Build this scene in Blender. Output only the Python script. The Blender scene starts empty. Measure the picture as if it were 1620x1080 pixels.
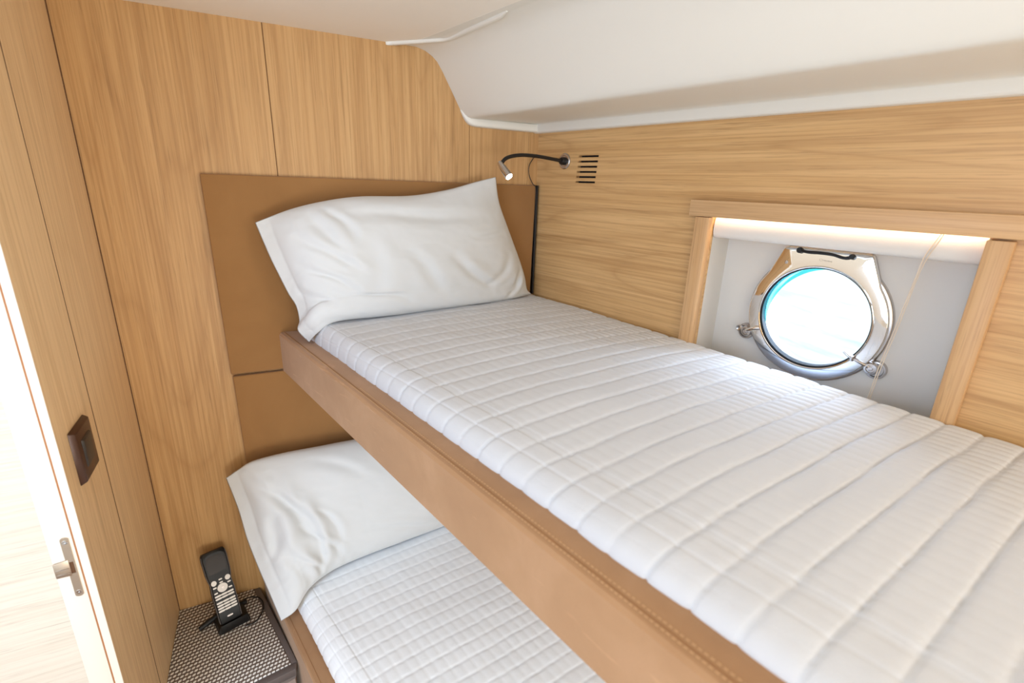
import bpy, bmesh, math, random
import numpy as np
from math import sin, cos, radians, pi, sqrt
from mathutils import Vector, Matrix, noise
random.seed(7)
C = bpy.context.scene
COL = C.collection
TH = radians(13.5406); ST, CT = sin(TH), cos(TH)
XL, XR = -0.2807, 0.6726          # left wall, right wall at the head wall
ZC = 1.8354                        # ceiling

def HF(s, off, z):                 # along the hull side wall, distance into the room, height
    return Vector((XR + s*ST - off*CT, -s*CT - off*ST, z))

# ------------------------------------------------------------------ materials
def srgb(r, g, b):
    f = lambda c: (c/255/12.92) if c/255 <= .04045 else ((c/255+.055)/1.055)**2.4
    return (f(r), f(g), f(b), 1)

class NT:
    def __init__(s, name):
        s.m = bpy.data.materials.new(name); s.m.use_nodes = True
        s.t = s.m.node_tree; s.b = s.t.nodes['Principled BSDF']; s.out = s.t.nodes['Material Output']
    def n(s, typ, **kw):
        nd = s.t.nodes.new(typ)
        for k, v in kw.items():
            if k.startswith('_'): setattr(nd, k[1:], v)
            else: nd.inputs[k.replace('__', ' ')].default_value = v
        return nd
    def l(s, a, b): s.t.links.new(a, b)
    def coords(s, scale=(1,1,1), rotz=0, kind='Object'):
        tc = s.n('ShaderNodeTexCoord'); mp = s.n('ShaderNodeMapping'); 
        src = tc.outputs[kind]
        if rotz:
            m0 = s.n('ShaderNodeMapping'); m0.inputs['Rotation'].default_value = (0, 0, rotz)
            s.l(src, m0.inputs['Vector']); src = m0.outputs[0]
        mp.inputs['Scale'].default_value = scale
        s.l(src, mp.inputs['Vector']); return mp.outputs[0]
    def noise(s, vec, scale, detail=3, rough=.5, dist=0):
        nd = s.n('ShaderNodeTexNoise', Scale=scale, Detail=detail, Roughness=rough, Distortion=dist)
        s.l(vec, nd.inputs['Vector']); return nd.outputs['Fac']
    def ramp(s, fac, stops):
        r = s.n('ShaderNodeValToRGB'); e = r.color_ramp.elements
        while len(e) < len(stops): e.new(.5)
        for i, (p, c) in enumerate(stops):
            e[i].position = p; e[i].color = c if len(c) == 4 else (*c, 1)
        s.l(fac, r.inputs[0]); return r.outputs[0]
    def math(s, op, a, b=None, c=None):
        nd = s.n('ShaderNodeMath', _operation=op)
        for i, v in enumerate((a, b, c)):
            if v is None: continue
            if hasattr(v, 'is_linked'): s.l(v, nd.inputs[i])
            else: nd.inputs[i].default_value = v
        return nd.outputs[0]
    def mix(s, fac, a, b, mode='MIX'):
        nd = s.n('ShaderNodeMix', _data_type='RGBA', _blend_type=mode)
        for sock, v in ((nd.inputs[0], fac), (nd.inputs[6], a), (nd.inputs[7], b)):
            if hasattr(v, 'is_linked'): s.l(v, sock)
            else: sock.default_value = v
        return nd.outputs[2]
    def bump(s, h, strength=.3, dist=.001):
        nd = s.n('ShaderNodeBump', Strength=strength, Distance=dist)
        s.l(h, nd.inputs['Height']); s.l(nd.outputs[0], s.b.inputs['Normal'])
    def set(s, **kw):
        for k, v in kw.items():
            k = k.replace('__', ' ')
            if hasattr(v, 'is_linked'): s.l(v, s.b.inputs[k])
            else: s.b.inputs[k].default_value = v

def plain(name, col, rough=.5, metal=0, **kw):
    t = NT(name); t.set(Base__Color=col, Roughness=rough, Metallic=metal, **kw); return t.m

def oak(name, axis='z', rotz=0, light=(206,164,112), mid=(190,146,94), dark=(158,114,68), seed=0., cath=1.0, grow=1.0, rough=.42):
    """oak veneer, grain running along one axis"""
    t = NT(name)
    def sc(along, cross):
        v = [cross, cross, cross]; v['xyz'.index(axis)] = along; return tuple(v)
    tc = t.n('ShaderNodeTexCoord'); m0 = t.n('ShaderNodeMapping')
    m0.inputs['Rotation'].default_value = (0, 0, rotz); m0.inputs['Location'].default_value = (seed, seed*.7, seed*.3)
    t.l(tc.outputs['Object'], m0.inputs['Vector'])
    def mp(al, cr):
        m = t.n('ShaderNodeMapping'); m.inputs['Scale'].default_value = sc(al, cr); t.l(m0.outputs[0], m.inputs['Vector']); return m.outputs[0]
    n1 = t.noise(mp(.55*grow, 4.2*grow), 1.0, 2, .5, .25)          # figure
    fig = t.math('PINGPONG', t.math('MULTIPLY', n1, 26.0), 1.0)
    figr = t.ramp(fig, [(0, (0,0,0)), (.16, (.55,.55,.55)), (.5, (.85,.85,.85)), (1, (1,1,1))])
    n2 = t.noise(mp(2.2, 190), 1.0, 4, .65, .1)                     # fine streaks
    n3 = t.noise(mp(1.1, 70), 1.0, 4, .65, .15)                       # broad streaks
    n4 = t.noise(mp(14, 620), 1.0, 2, .6)                           # pores
    pore = t.ramp(n4, [(.60, (1,1,1)), (.70, (0,0,0))])
    base = t.mix(t.ramp(n3, [(.30, (0,0,0)), (.70, (1,1,1))]), srgb(*mid), srgb(*light))
    n5 = t.noise(mp(3.2, 95), 1.0, 3, .7, .2)                       # short dark flecks
    c = t.mix(t.math('MULTIPLY', t.math('SUBTRACT', 1.0, figr), .40*cath), base, srgb(*dark))
    c = t.mix(t.math('MULTIPLY', t.ramp(n2, [(.44, (0,0,0)), (.60, (1,1,1))]), .42), c, srgb(*dark))
    c = t.mix(t.math('MULTIPLY', t.ramp(n5, [(.60, (0,0,0)), (.72, (1,1,1))]), .45), c, srgb(*[int(v*.86) for v in dark]))
    c = t.mix(t.math('MULTIPLY', t.math('SUBTRACT', 1.0, pore), .30), c, srgb(*[int(v*.75) for v in dark]))
    t.set(Base__Color=c, Roughness=rough)
    t.b.inputs['Specular IOR Level'].default_value = .35
    t.bump(t.math('ADD', n2, t.math('MULTIPLY', pore, .6)), .12, .0006)
    return t.m

M = {}
M['oak_back'] = oak('oak_vertical', 'z', 0, seed=1.3, cath=.8)
M['oak_left'] = oak('oak_vertical_left', 'z', 0, light=(238,205,158), mid=(229,193,145), dark=(200,160,112), seed=4.1, cath=.45)
M['oak_right'] = oak('oak_horizontal_hull', 'x', -(-pi/2 + TH) , light=(221,181,128), mid=(205,162,108), dark=(171,127,78), seed=2.2, cath=1.0, grow=1.25)
M['oak_trim_h'] = oak('oak_trim_horizontal', 'x', -(-pi/2 + TH), light=(214,176,132), mid=(204,164,118), dark=(180,138,94), seed=6.0, cath=.2)
M['oak_trim_v'] = oak('oak_trim_vertical', 'z', 0, light=(214,174,128), mid=(203,160,112), dark=(176,132,88), seed=8.0, cath=.2)
M['oak_pale'] = oak('oak_pale_horizontal', 'x', 0, light=(236,224,207), mid=(231,218,200), dark=(214,198,178), seed=3.0, cath=.5)
M['jamb'] = plain('pale_door_frame', srgb(238,226,210), .4)
M['groove'] = plain('groove_brown', srgb(96,62,34), .8)
M['veneer_edge'] = plain('orange_brown_veneer_edge', srgb(172,112,66), .7)
M['joint'] = plain('oak_joint_shadow_gap', srgb(120,84,48), .8)
M['gelcoat'] = plain('cream_gelcoat', srgb(228,224,214), .38)
M['ceil'] = plain('cream_ceiling_panel', srgb(245,238,227), .55)
M['recess'] = plain('white_recess_panel', srgb(216,210,201), .5)
M['black'] = plain('black_plastic', srgb(16,14,14), .5)
M['blackrub'] = plain('black_rubber', srgb(20,20,22), .7)
M['bronze'] = plain('bronze_brown_plastic', srgb(74,48,34), .35, .3)
M['rocker'] = plain('dark_grey_rocker', srgb(52,46,40), .4)
M['steel'] = plain('brushed_nickel', srgb(196,178,158), .38, .85)
M['screw'] = plain('bright_screw', srgb(222,222,220), .22, 1)
M['chrome'] = plain('polished_chrome', (.86,.85,.84,1), .05, 1)
M['chrome_dark'] = plain('worn_chrome', (.55,.52,.50,1), .2, 1)
M['silver'] = plain('silver_key_plastic', srgb(206,198,190), .35, .3)
M['screen'] = plain('dark_lcd', srgb(40,34,32), .2)
M['greytrim'] = plain('grey_aluminium_edge', srgb(112,104,102), .5, .3)
M['greyface'] = plain('taupe_laminate', srgb(150,136,128), .6)
M['darkwood'] = plain('dark_duct', (.012,.009,.007,1), .9)
M['cord'] = plain('cream_cord', srgb(222,204,180), .7)
M['board'] = plain('white_bunk_base', srgb(206,204,200), .6)
M['floor'] = oak('teak_floor', 'y', 0, light=(150,104,64), mid=(134,90,52), dark=(92,58,32), seed=9.0)

def suede(name, a, b, c_, scale=9, scuff=True):
    t = NT(name); v = t.coords()
    n = t.noise(v, scale, 4, .6, .4); f = t.noise(v, 900, 2, .6)
    c = t.ramp(n, [(.30, srgb(*a)), (.52, srgb(*b)), (.72, srgb(*c_))])
    c = t.mix(t.math('MULTIPLY', f, .35), c, srgb(*[int(x*.82) for x in a]))
    if scuff:
        n2 = t.noise(t.coords((3, 3, 22)), 3.1, 3, .6, .6)
        c = t.mix(t.math('MULTIPLY', t.ramp(n2, [(.63, (0,0,0)), (.70, (1,1,1))]), .35), c, srgb(*[min(255, int(x*1.12)) for x in c_]))
    t.set(Base__Color=c, Roughness=.85, Sheen__Weight=.25, Sheen__Roughness=.5)
    t.b.inputs['Specular IOR Level'].default_value = .2
    t.bump(f, .25, .0006); return t.m
M['suede'] = suede('tan_suede', (168,126,88), (177,135,96), (186,144,107))
M['headboard'] = suede('brown_leatherette', (150,108,64), (156,113,68), (162,119,73), 5, False)
M['stitch'] = plain('suede_seam_thread', srgb(200,160,116), .8)
M['seamline'] = plain('suede_seam_fold', srgb(156,112,74), .9)

def cloth(name, col, weave=1600, st=.12, sheen=.1):
    t = NT(name); v = t.coords()
    w = t.noise(v, weave, 2, .7); w2 = t.noise(v, 60, 4, .6)
    t.set(Base__Color=srgb(*col), Roughness=.88, Sheen__Weight=sheen, Sheen__Roughness=.4)
    t.b.inputs['Specular IOR Level'].default_value = .15
    t.bump(t.math('ADD', w, t.math('MULTIPLY', w2, 1.5)), st, .0012); return t.m
M['quilt'] = cloth('white_quilted_cotton', (213,214,217), 1100, .3)
M['quilt_low'] = cloth('cool_white_quilted_cotton', (248,251,254), 1100, .3)
M['pillow'] = cloth('white_pillowcase_cotton', (211,212,212), 1800, .08)
M['sheet'] = cloth('white_mattress_ticking', (214,218,232), 900, .1)
M['blind'] = cloth('white_blind_fabric', (226,220,212), 700, .2)

def woven():
    t = NT('woven_two_tone')
    tc = t.n('ShaderNodeTexCoord'); m0 = t.n('ShaderNodeMapping')
    m0.inputs['Rotation'].default_value = (0, 0, radians(-8)); t.l(tc.outputs['Object'], m0.inputs['Vector'])
    sp = t.n('ShaderNodeSeparateXYZ'); t.l(m0.outputs[0], sp.inputs[0])
    px, py = .0086, .0094
    row = t.math('DIVIDE', sp.outputs[1], py)
    off = t.math('MULTIPLY', t.math('FLOOR', row), .5)
    fx = t.math('FRACT', t.math('ADD', t.math('DIVIDE', sp.outputs[0], px), off)); fy = t.math('FRACT', row)
    dx = t.math('DIVIDE', t.math('SUBTRACT', fx, .5), .42); dy = t.math('DIVIDE', t.math('SUBTRACT', fy, .5), .34)
    # slanted yarn floats
    dd = t.math('ADD', t.math('POWER', t.math('ABSOLUTE', t.math('SUBTRACT', dx, t.math('MULTIPLY', dy, .35))), 2.5), t.math('POWER', t.math('ABSOLUTE', dy), 2.5))
    mk = t.ramp(dd, [(.55, (1,1,1)), (1.0, (0,0,0))])
    c = t.mix(mk, srgb(110,96,86), srgb(250,247,242))
    t.set(Base__Color=c, Roughness=.75); t.bump(mk, .8, .0012); return t.m
M['woven'] = woven()

def glass():
    t = NT('clear_porthole_glass'); tr = t.n('ShaderNodeBsdfTransparent', Color=(.97,1,1,1)); gl = t.n('ShaderNodeBsdfGlossy', Roughness=.02)
    fr = t.n('ShaderNodeFresnel', IOR=1.45); mx = t.n('ShaderNodeMixShader')
    t.l(fr.outputs[0], mx.inputs[0]); t.l(tr.outputs[0], mx.inputs[1]); t.l(gl.outputs[0], mx.inputs[2]); t.l(mx.outputs[0], t.out.inputs[0]); return t.m
M['glass'] = glass()
def teal():
    t = NT('teal_tinted_glass_edge'); t.set(Base__Color=srgb(28,150,160), Roughness=.15)
    return t.m
M['teal'] = teal()
def teal_reflection():  # transparent teal standing in for a reflection in the glass bevel
    t = NT('teal_bevel_reflection'); tr = t.n('ShaderNodeBsdfTransparent', Color=(.25,.80,.82,1)); t.l(tr.outputs[0], t.out.inputs[0]); return t.m
M['teal_reflection'] = teal_reflection()
def emis(name, col, st):
    t = NT(name); t.set(Base__Color=(.8,.8,.8,1), Emission__Color=col, Emission__Strength=st); return t.m
M['led'] = emis('white_led', (1,.97,.9,1), 30)
M['ledwarm'] = emis('warm_led_strip', (1,.84,.62,1), 22)
M['panel_lamp'] = emis('ceiling_lamp_diffuser', (1,.93,.84,1), 3)
def sea():
    t = NT('sea_water'); v = t.coords((1.0, .35, 1), rotz=TH)
    n = t.noise(v, 5.0, 5, .55, .4)
    t.set(Base__Color=t.ramp(n, [(.30, srgb(196,230,232)), (.44, srgb(238,247,247))]), Roughness=.25)
    t.bump(n, .9, .08); return t.m
M['sea'] = sea()

# ------------------------------------------------------------------ mesh helpers
def link(name, me, mat, parent=None, smooth=False, angle=None):
    o = bpy.data.objects.new(name, me); COL.objects.link(o)
    if mat is not None and not me.materials: me.materials.append(M[mat] if isinstance(mat, str) else mat)
    if smooth:
        me.polygons.foreach_set('use_smooth', [True]*len(me.polygons))
    if parent: o.parent = parent
    return o
def pd(name, vs, fs, mat, parent=None, smooth=False):
    me = bpy.data.meshes.new(name); me.from_pydata([tuple(v) for v in vs], [], fs); me.validate(); me.update()
    return link(name, me, mat, parent, smooth)
def frombm(name, bm, mat, parent=None, smooth=False):
    bmesh.ops.recalc_face_normals(bm, faces=bm.faces)
    me = bpy.data.meshes.new(name); bm.to_mesh(me); bm.free(); return link(name, me, mat, parent, smooth)
def autosmooth(o, ang=35):
    me = o.data
    me.polygons.foreach_set('use_smooth', [True]*len(me.polygons))
    bm = bmesh.new(); bm.from_mesh(me)
    for e in bm.edges:
        if len(e.link_faces) == 2 and e.calc_face_angle(0) > radians(ang): e.smooth = False
    bm.to_mesh(me); bm.free(); return o
def kind(o, k='structure'): o['kind'] = k; return o
def tag(o, label, cat, group=None):
    o['label'] = label; o['category'] = cat
    if group: o['group'] = group
    return o
def thing(name, label, cat, loc, group=None):
    o = bpy.data.objects.new(name, None); COL.objects.link(o); o.location = loc; o.empty_display_size = .05
    return tag(o, label, cat, group)
def adopt(child, root):            # parent keeping world-space vertices
    child.parent = root; child.matrix_parent_inverse = Matrix.Translation(-Vector(root.location)); return child

def hexa(name, pts, mat, bevel=0, parent=None, seg=2):
    """box from 8 corners: 4 bottom, 4 top (same winding)"""
    bm = bmesh.new(); v = [bm.verts.new(p) for p in pts]
    for f in ((0,1,2,3),(4,5,6,7),(0,1,5,4),(1,2,6,5),(2,3,7,6),(3,0,4,7)): bm.faces.new([v[i] for i in f])
    bmesh.ops.recalc_face_normals(bm, faces=bm.faces)
    if bevel: bmesh.ops.bevel(bm, geom=list(bm.edges), offset=bevel, segments=seg, profile=.5, affect='EDGES')
    o = frombm(name, bm, mat)
    if bevel: autosmooth(o, 40)
    if parent: adopt(o, parent)
    return o
def box(name, x0, x1, y0, y1, z0, z1, mat, bevel=0, parent=None):
    return hexa(name, [(x0,y0,z0),(x1,y0,z0),(x1,y1,z0),(x0,y1,z0),(x0,y0,z1),(x1,y0,z1),(x1,y1,z1),(x0,y1,z1)], mat, bevel, parent)
def hbox(name, s0, s1, o0, o1, z0, z1, mat, bevel=0, parent=None):
    q = [(s0,o0),(s1,o0),(s1,o1),(s0,o1)]
    return hexa(name, [HF(a,b,z0) for a,b in q]+[HF(a,b,z1) for a,b in q], mat, bevel, parent)
def ycut(off, y): return (-y - off*ST)/CT      # s where the line at this offset reaches plane y

def slab(name, F, us, vs_, holes, d0, d1, mat):
    """F(u, depth, v)->point ; rectangular slab with rectangular holes"""
    U_ = sorted(set(us + [h[0] for h in holes] + [h[1] for h in holes])); V_ = sorted(set(vs_ + [h[2] for h in holes] + [h[3] for h in holes]))
    def solid(i, j):
        if i < 0 or j < 0 or i >= len(U_)-1 or j >= len(V_)-1: return False
        cu, cv = (U_[i]+U_[i+1])/2, (V_[j]+V_[j+1])/2
        return not any(h[0] < cu < h[1] and h[2] < cv < h[3] for h in holes)
    bm = bmesh.new(); cache = {}
    def V(i, j, k):
        if (i,j,k) not in cache: cache[i,j,k] = bm.verts.new(F(U_[i], (d0,d1)[k], V_[j]))
        return cache[i,j,k]
    for i in range(len(U_)-1):
        for j in range(len(V_)-1):
            if not solid(i, j): continue
            for k in (0, 1): bm.faces.new([V(i,j,k), V(i+1,j,k), V(i+1,j+1,k), V(i,j+1,k)])
            for (di, dj, a, b) in ((-1,0,(i,j),(i,j+1)), (1,0,(i+1,j),(i+1,j+1)), (0,-1,(i,j),(i+1,j)), (0,1,(i,j+1),(i+1,j+1))):
                if not solid(i+di, j+dj): bm.faces.new([V(*a,0), V(*b,0), V(*b,1), V(*a,1)])
    return frombm(name, bm, mat)

def tube(name, pts, r, mat, parent=None, res=10, closed=False, taper=None):
    pts = [Vector(p) for p in pts]; n = len(pts); bm = bmesh.new(); rings = []; up = None
    for i, p in enumerate(pts):
        a = pts[(i-1) % n] if (closed or i) else p; b = pts[(i+1) % n] if (closed or i < n-1) else p
        t = (b-a).normalized()
        if up is None: up = t.orthogonal().normalized()
        up = (up - t*up.dot(t)).normalized(); w = t.cross(up)
        rr = r if taper is None else r*taper[i]
        rings.append([bm.verts.new(p + (up*cos(2*pi*k/res) + w*sin(2*pi*k/res))*rr) for k in range(res)])
    for i in range(n if closed else n-1):
        A, B = rings[i], rings[(i+1) % n]
        for k in range(res): bm.faces.new([A[k], A[(k+1)%res], B[(k+1)%res], B[k]])
    if not closed: bm.faces.new(rings[0]); bm.faces.new(rings[-1])
    o = frombm(name, bm, mat); autosmooth(o, 50)
    if parent: adopt(o, parent)
    return o
def spline(ctrl, n=40):
    P = [Vector(p) for p in ctrl]; P = [P[0]*2-P[1]] + P + [P[-1]*2-P[-2]]; out = []
    m = len(P)-3
    for i in range(n+1):
        t = i/n*m; k = min(int(t), m-1); t -= k; a,b,c,d = P[k:k+4]
        out.append(.5*((2*b)+(c-a)*t+(2*a-5*b+4*c-d)*t*t+(3*b-a-3*c+d)*t**3))
    return out
def lathe(name, o, ax, prof, mat, parent=None, res=48):
    """prof: (radius, distance along axis)"""
    ax = Vector(ax).normalized(); u = ax.orthogonal().normalized(); w = ax.cross(u); o = Vector(o); bm = bmesh.new(); R = []
    for r, h in prof:
        c = o + ax*h
        R.append([bm.verts.new(c)] if r < 1e-6 else [bm.verts.new(c + (u*cos(2*pi*k/res)+w*sin(2*pi*k/res))*r) for k in range(res)])
    for A, B in zip(R, R[1:]):
        for k in range(res):
            q = (k+1) % res
            if len(A) == 1 and len(B) == 1: continue
            if len(A) == 1: bm.faces.new([A[0], B[k], B[q]])
            elif len(B) == 1: bm.faces.new([A[k], A[q], B[0]])
            else: bm.faces.new([A[k], A[q], B[q], B[k]])
    ob = frombm(name, bm, mat); autosmooth(ob, 35)
    if parent: adopt(ob, parent)
    return ob

# ------------------------------------------------------------------ the room
TZ_ = .5239
YB = -2.15                                         # wall behind the camera
SX = .0445                                          # vertical joint in the head wall
Fb = lambda u, d, v: (u, d, v)
g = .0009
wb = kind(slab('wall_back', Fb, [XL-.05, 1.35], [0, 2.0], [(SX-g, SX+g, .4, 1.99), (.4795-.0006, .4795+.0006, 1.2, 1.99), (.6440-.0005, .6440+.0005, 1.2, 1.99)], 0, .02, 'oak_back'))
kind(box('trim_1', XL-.05, 1.0, .0012, .004, .3, 1.99, 'joint'))       # dark backing showing in the joint
kind(box('trim_8', XL, XL+.0016, -.0014, .0, TZ_, ZC, 'groove'))
# left wall: from the head wall to the door opening
YJ = -.3969
Fl = lambda u, d, v: (XL - d, u, v)
kind(slab('wall_left', Fl, [YJ+.0012, .0], [0, 2.0], [(-.2393-.0022, -.2393+.0022, .002, 1.999)], 0, .0098, 'oak_left'))
kind(box('trim_2', XL-.006, XL-.00025, -.2415, -.237, .0, 1.999, 'groove'))
# hull side wall with window opening and vent slots
slots = []
for k in range(6):
    zc = 1.5632 + k*.0117; sh = k*.0010
    slots.append((.1408+sh, .2035+sh, zc-.0022, zc+.0022))
W0, W1, WZ0, WZ1 = .511, .914, 1.13, 1.502
Fr = lambda u, d, v: HF(u, -d, v)
kind(slab('wall_right', Fr, [-.02, 2.35], [0, 1.99], slots + [(W0, W1, WZ0, WZ1+.018)], 0, .012, 'oak_right'))
# rest of the cabin and the passage
kind(box('ceiling', XL-.05, 1.35, YB-.05, .02, ZC, ZC+.03, 'ceil'))
kind(box('floor', -1.35, 1.35, YB-.05, .03, -.03, 0, 'floor'))
kind(box('wall_rear', XL-.05, 1.4, YB-.03, YB, 0, 1.99, 'oak_back'))
kind(box('wall_passage', -1.35, -.30, -.285, -.265, 0, 1.99, 'oak_pale'))
kind(box('wall_passage_side', -1.38, -1.35, -2.3, -.26, 0, 1.99, 'oak_pale'))
kind(box('wall_left_rear', XL-.04, XL, YB, -1.72, 0, 1.99, 'oak_left'))
# door frame
d1 = kind(box('door_1', -.3213, -.2927, YJ, -.285, 0, 1.835, 'jamb', .0006))
d1b = kind(box('trim_3', -.2926, -.2906, YJ+.0006, -.30, 0, 1.835, 'veneer_edge'))

kind(box('trim_9', XL-.0098, XL-.0001, YJ, YJ+.0011, 0, 1.835, 'jamb'))
# moulded hull liner (cream) over the top of the wall
def liner():
    # (x at section A y=.0, z) and (x, z) at section B y=-2.2 ; lofted straight
    kx = ST/CT
    A = [(.330, 1.8375), (.352, 1.8350), (.372, 1.8300), (.388, 1.8215), (.400, 1.8110), (.413, 1.7915), (.433, 1.7570), (.452, 1.7235),
         (.4635, 1.7065), (.4690, 1.7010), (.4750, 1.6988), (.486, 1.6985), (.500, 1.6990), (.560, 1.7000), (.640, 1.7005)]
    rows = []
    ny = 24
    for i in range(ny+1):
        y = .0 - 2.15*i/ny
        row = []
        for j, (x, z) in enumerate(A):
            t = min(1, j/8)
            dx = -.033*(abs(y)/.94)*(j >= 4) * min(1, (j-3)/4) + (-.012*(abs(y)/.94) if j < 5 else 0)
            row.append((x + abs(y)*kx + dx, y, z))
        # run into the wall lip
        row.append((XR + abs(y)*kx - .020, y, 1.7000))
        row.append((XR + abs(y)*kx - .0185, y, 1.6985))
        row.append((XR + abs(y)*kx - .0165, y, 1.6850))
        row.append((XR + abs(y)*kx - .0145, y, 1.6812))
        row.append((XR + abs(y)*kx - .011, y, 1.6797))
        row.append((XR + abs(y)*kx + .010, y, 1.6797))
        rows.append(row)
    m = len(rows[0]); vs = [p for r in rows for p in r]; fs = []
    for i in range(ny):
        for j in range(m-1): fs.append((i*m+j, i*m+j+1, (i+1)*m+j+1, (i+1)*m+j))
    n0 = len(vs)
    # upper shell closes the moulding against the deck
    for i in range(ny+1):
        vs.append((rows[i][-1][0], rows[i][-1][1], 1.835)); vs.append((rows[i][0][0], rows[i][0][1], 1.8352))
    for i in range(ny):
        a = n0 + 2*i; fs.append((a, a+2, (i+1)*m+m-1, i*m+m-1)); fs.append((a, a+1, a+3, a+2)); fs.append((a+1, i*m, (i+1)*m, a+3))
    o = pd('trim_4', vs, fs, 'gelcoat'); autosmooth(o, 60); return kind(o)
liner()
# lip of the liner along the head wall
def headlip():
    # (x, lowest z, depth into the room)
    secs = [(.4555,1.7150,.0015), (.4620,1.7020,.006), (.4680,1.6930,.010), (.4750,1.6868,.013), (.4840,1.6832,.0150), (.4960,1.6818,.0160), (.54,1.6813,.0165), (XR+.004,1.6810,.0165)]
    vs = []; fs = []
    for i, (x, z, d) in enumerate(secs):
        zt = max(1.7005, z+.0185)
        for (k, zz) in ((0, zt), (.45, zt), (.88, zt-.0006), (1, zt-.003), (1, z+.0042), (.88, z+.0014), (.62, z), (0, z)):
            y = -d*k; vs.append((x + abs(y)*ST/CT*(i > 5), min(y, -.0003), zz))
    m = 8
    for i in range(len(secs)-1):
        for j in range(m-1): fs.append((i*m+j, i*m+j+1, (i+1)*m+j+1, (i+1)*m+j))
    fs.append(tuple(range(m))); fs.append(tuple((len(secs)-1)*m+j for j in range(m)))
    o = pd('trim_5', vs, fs, 'gelcoat'); autosmooth(o, 70); kind(o)
headlip()
# raised flange where the liner meets the ceiling panel
def flange():
    path = [(.284,-.0008), (.296,-.012), (.335,-.052), (.372,-.0915), (.381,-.103), (.386,-.118), (.395,-.18), (.4135,-.30), (.417,-.321)]
    wid = [.013,.014,.014,.014,.014,.014,.013,.010,.004]
    vs = []; fs = []; n = len(path)
    for i, (x, y) in enumerate(path):
        a = Vector(path[max(0,i-1)]); b = Vector(path[min(n-1,i+1)]); t = (b-a).normalized(); nn = Vector((-t.y, t.x))   # towards the hull
        if nn.x < 0: nn = -nn
        h = .0062 if i < n-1 else .0022
        for (k, dz) in ((0,0),(0,.7),(.12,1),(.7,1),(.95,.7),(1.25,0)):
            p = Vector((x, y)) + nn*wid[i]*k; vs.append((p.x, min(p.y, -.0003), ZC+.0005 - h*dz))
    m = 6
    for i in range(n-1):
        for j in range(m-1): fs.append((i*m+j, i*m+j+1, (i+1)*m+j+1, (i+1)*m+j))
    fs.append(tuple(range(m))); fs.append(tuple((n-1)*m+j for j in range(m)))
    o = pd('trim_6', vs, fs, 'gelcoat'); autosmooth(o, 60); kind(o)
flange()

# ------------------------------------------------------------------ headboards
def padpanel(name, x0, x1, z0, z1, label, skew0=0, skew1=0):
    y0, y1 = -.0005, -.0135
    o = hexa(name, [(x0+skew0, y1, z0), (x1+skew1, y1, z0), (x1+skew1, y0, z0), (x0+skew0, y0, z0), (x0, y1, z1), (x1, y1, z1), (x1, y0, z1), (x0, y0, z1)], 'headboard', .0035, seg=3)
    return tag(o, label, 'headboard')
padpanel('headboard', -.0968, .6655, 1.1245, 1.5518, 'tan leatherette headboard panel behind the upper pillow', .002, -.006)
padpanel('headboard', -.0922, .6655, .50, 1.1195, 'tan leatherette headboard panel below the upper bunk, behind the lower pillow', .004)
# grey-black edge wire beside the headboard
cb = tube('cable', spline([(.6620,-.004,1.6235), (.6560,-.006,1.618), (.6440,-.008,1.600), (.6440,-.010,1.577), (.6545,-.012,1.556), (.6630,-.015,1.545), (.6645,-.016,1.50), (.6650,-.017,1.40), (.6650,-.018,1.27)], 60), .0011, 'black')
tag(cb, 'thin black wire running down the corner beside the upper headboard', 'cable')
sc_ = box('trim_7', .6660, .6700, -.0165, -.002, 1.26, 1.552, 'black'); kind(sc_)

# ------------------------------------------------------------------ bunks
def rail(name, off0, off1, z0, z1, label, s_end, parent):
    """upholstered side board from the head wall along the bunk, rounded top edges"""
    pr_ = [(off1, z0), (off0, z0), (off0, z1-.004), (off0+.001, z1-.001), (off0+.004, z1), (off1-.007, z1), (off1-.003, z1-.0012), (off1, z1-.006)]
    n = 40; vs = []; fs = []; m = len(pr_)
    for i in range(n+1):
        for (o_, z) in pr_:
            s0 = ycut(o_, -.0137); s = s0 + (s_end - s0)*i/n
            p = HF(s, o_, z); vs.append(p)
    for i in range(n):
        for j in range(m): fs.append((i*m+j, i*m+(j+1)%m, (i+1)*m+(j+1)%m, (i+1)*m+j))
    fs.append(tuple(range(m))); fs.append(tuple(n*m+j for j in range(m)))
    o = pd(name, vs, fs, 'suede'); autosmooth(o, 30); adopt(o, parent); return o
def seam(parent, off, z, s0, s1, dz):
    # fold line + a row of thread stitches
    bm = bmesh.new()
    step = .0052; k = 0; s = s0
    while s < s1:
        a, b = HF(s, off, z), HF(s+step*.62, off, z)
        d = (b-a).normalized(); up = Vector((0,0,1)); w = d.cross(up)
        pts = []
        for e in (a, b):
            for (u, v) in ((-.00055,-.0003),(.00055,-.0003),(.00055,.0004),(-.00055,.0004)): pts.append(bm.verts.new(e + w*u + up*v))
        for f in ((0,1,2,3),(4,5,6,7),(0,1,5,4),(1,2,6,5),(2,3,7,6),(3,0,4,7)): bm.faces.new([pts[i] for i in f])
        s += step
    o = frombm('stitching', bm, 'stitch'); adopt(o, parent); return o
def foldline(parent, off, z, s0, s1):
    n = 30; vs = []; fs = []
    for i in range(n+1):
        s = s0 + (s1-s0)*i/n
        vs += [HF(s, off-.0006, z), HF(s, off+.0006, z), HF(s, off+.0006, z+.0005), HF(s, off-.0006, z+.0005)]
    for i in range(n):
        for j in range(4): fs.append((i*4+j, i*4+(j+1)%4, (i+1)*4+(j+1)%4, (i+1)*4+j))
    o = pd('piped_seam', vs, fs, 'seamline'); adopt(o, parent); return o

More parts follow.
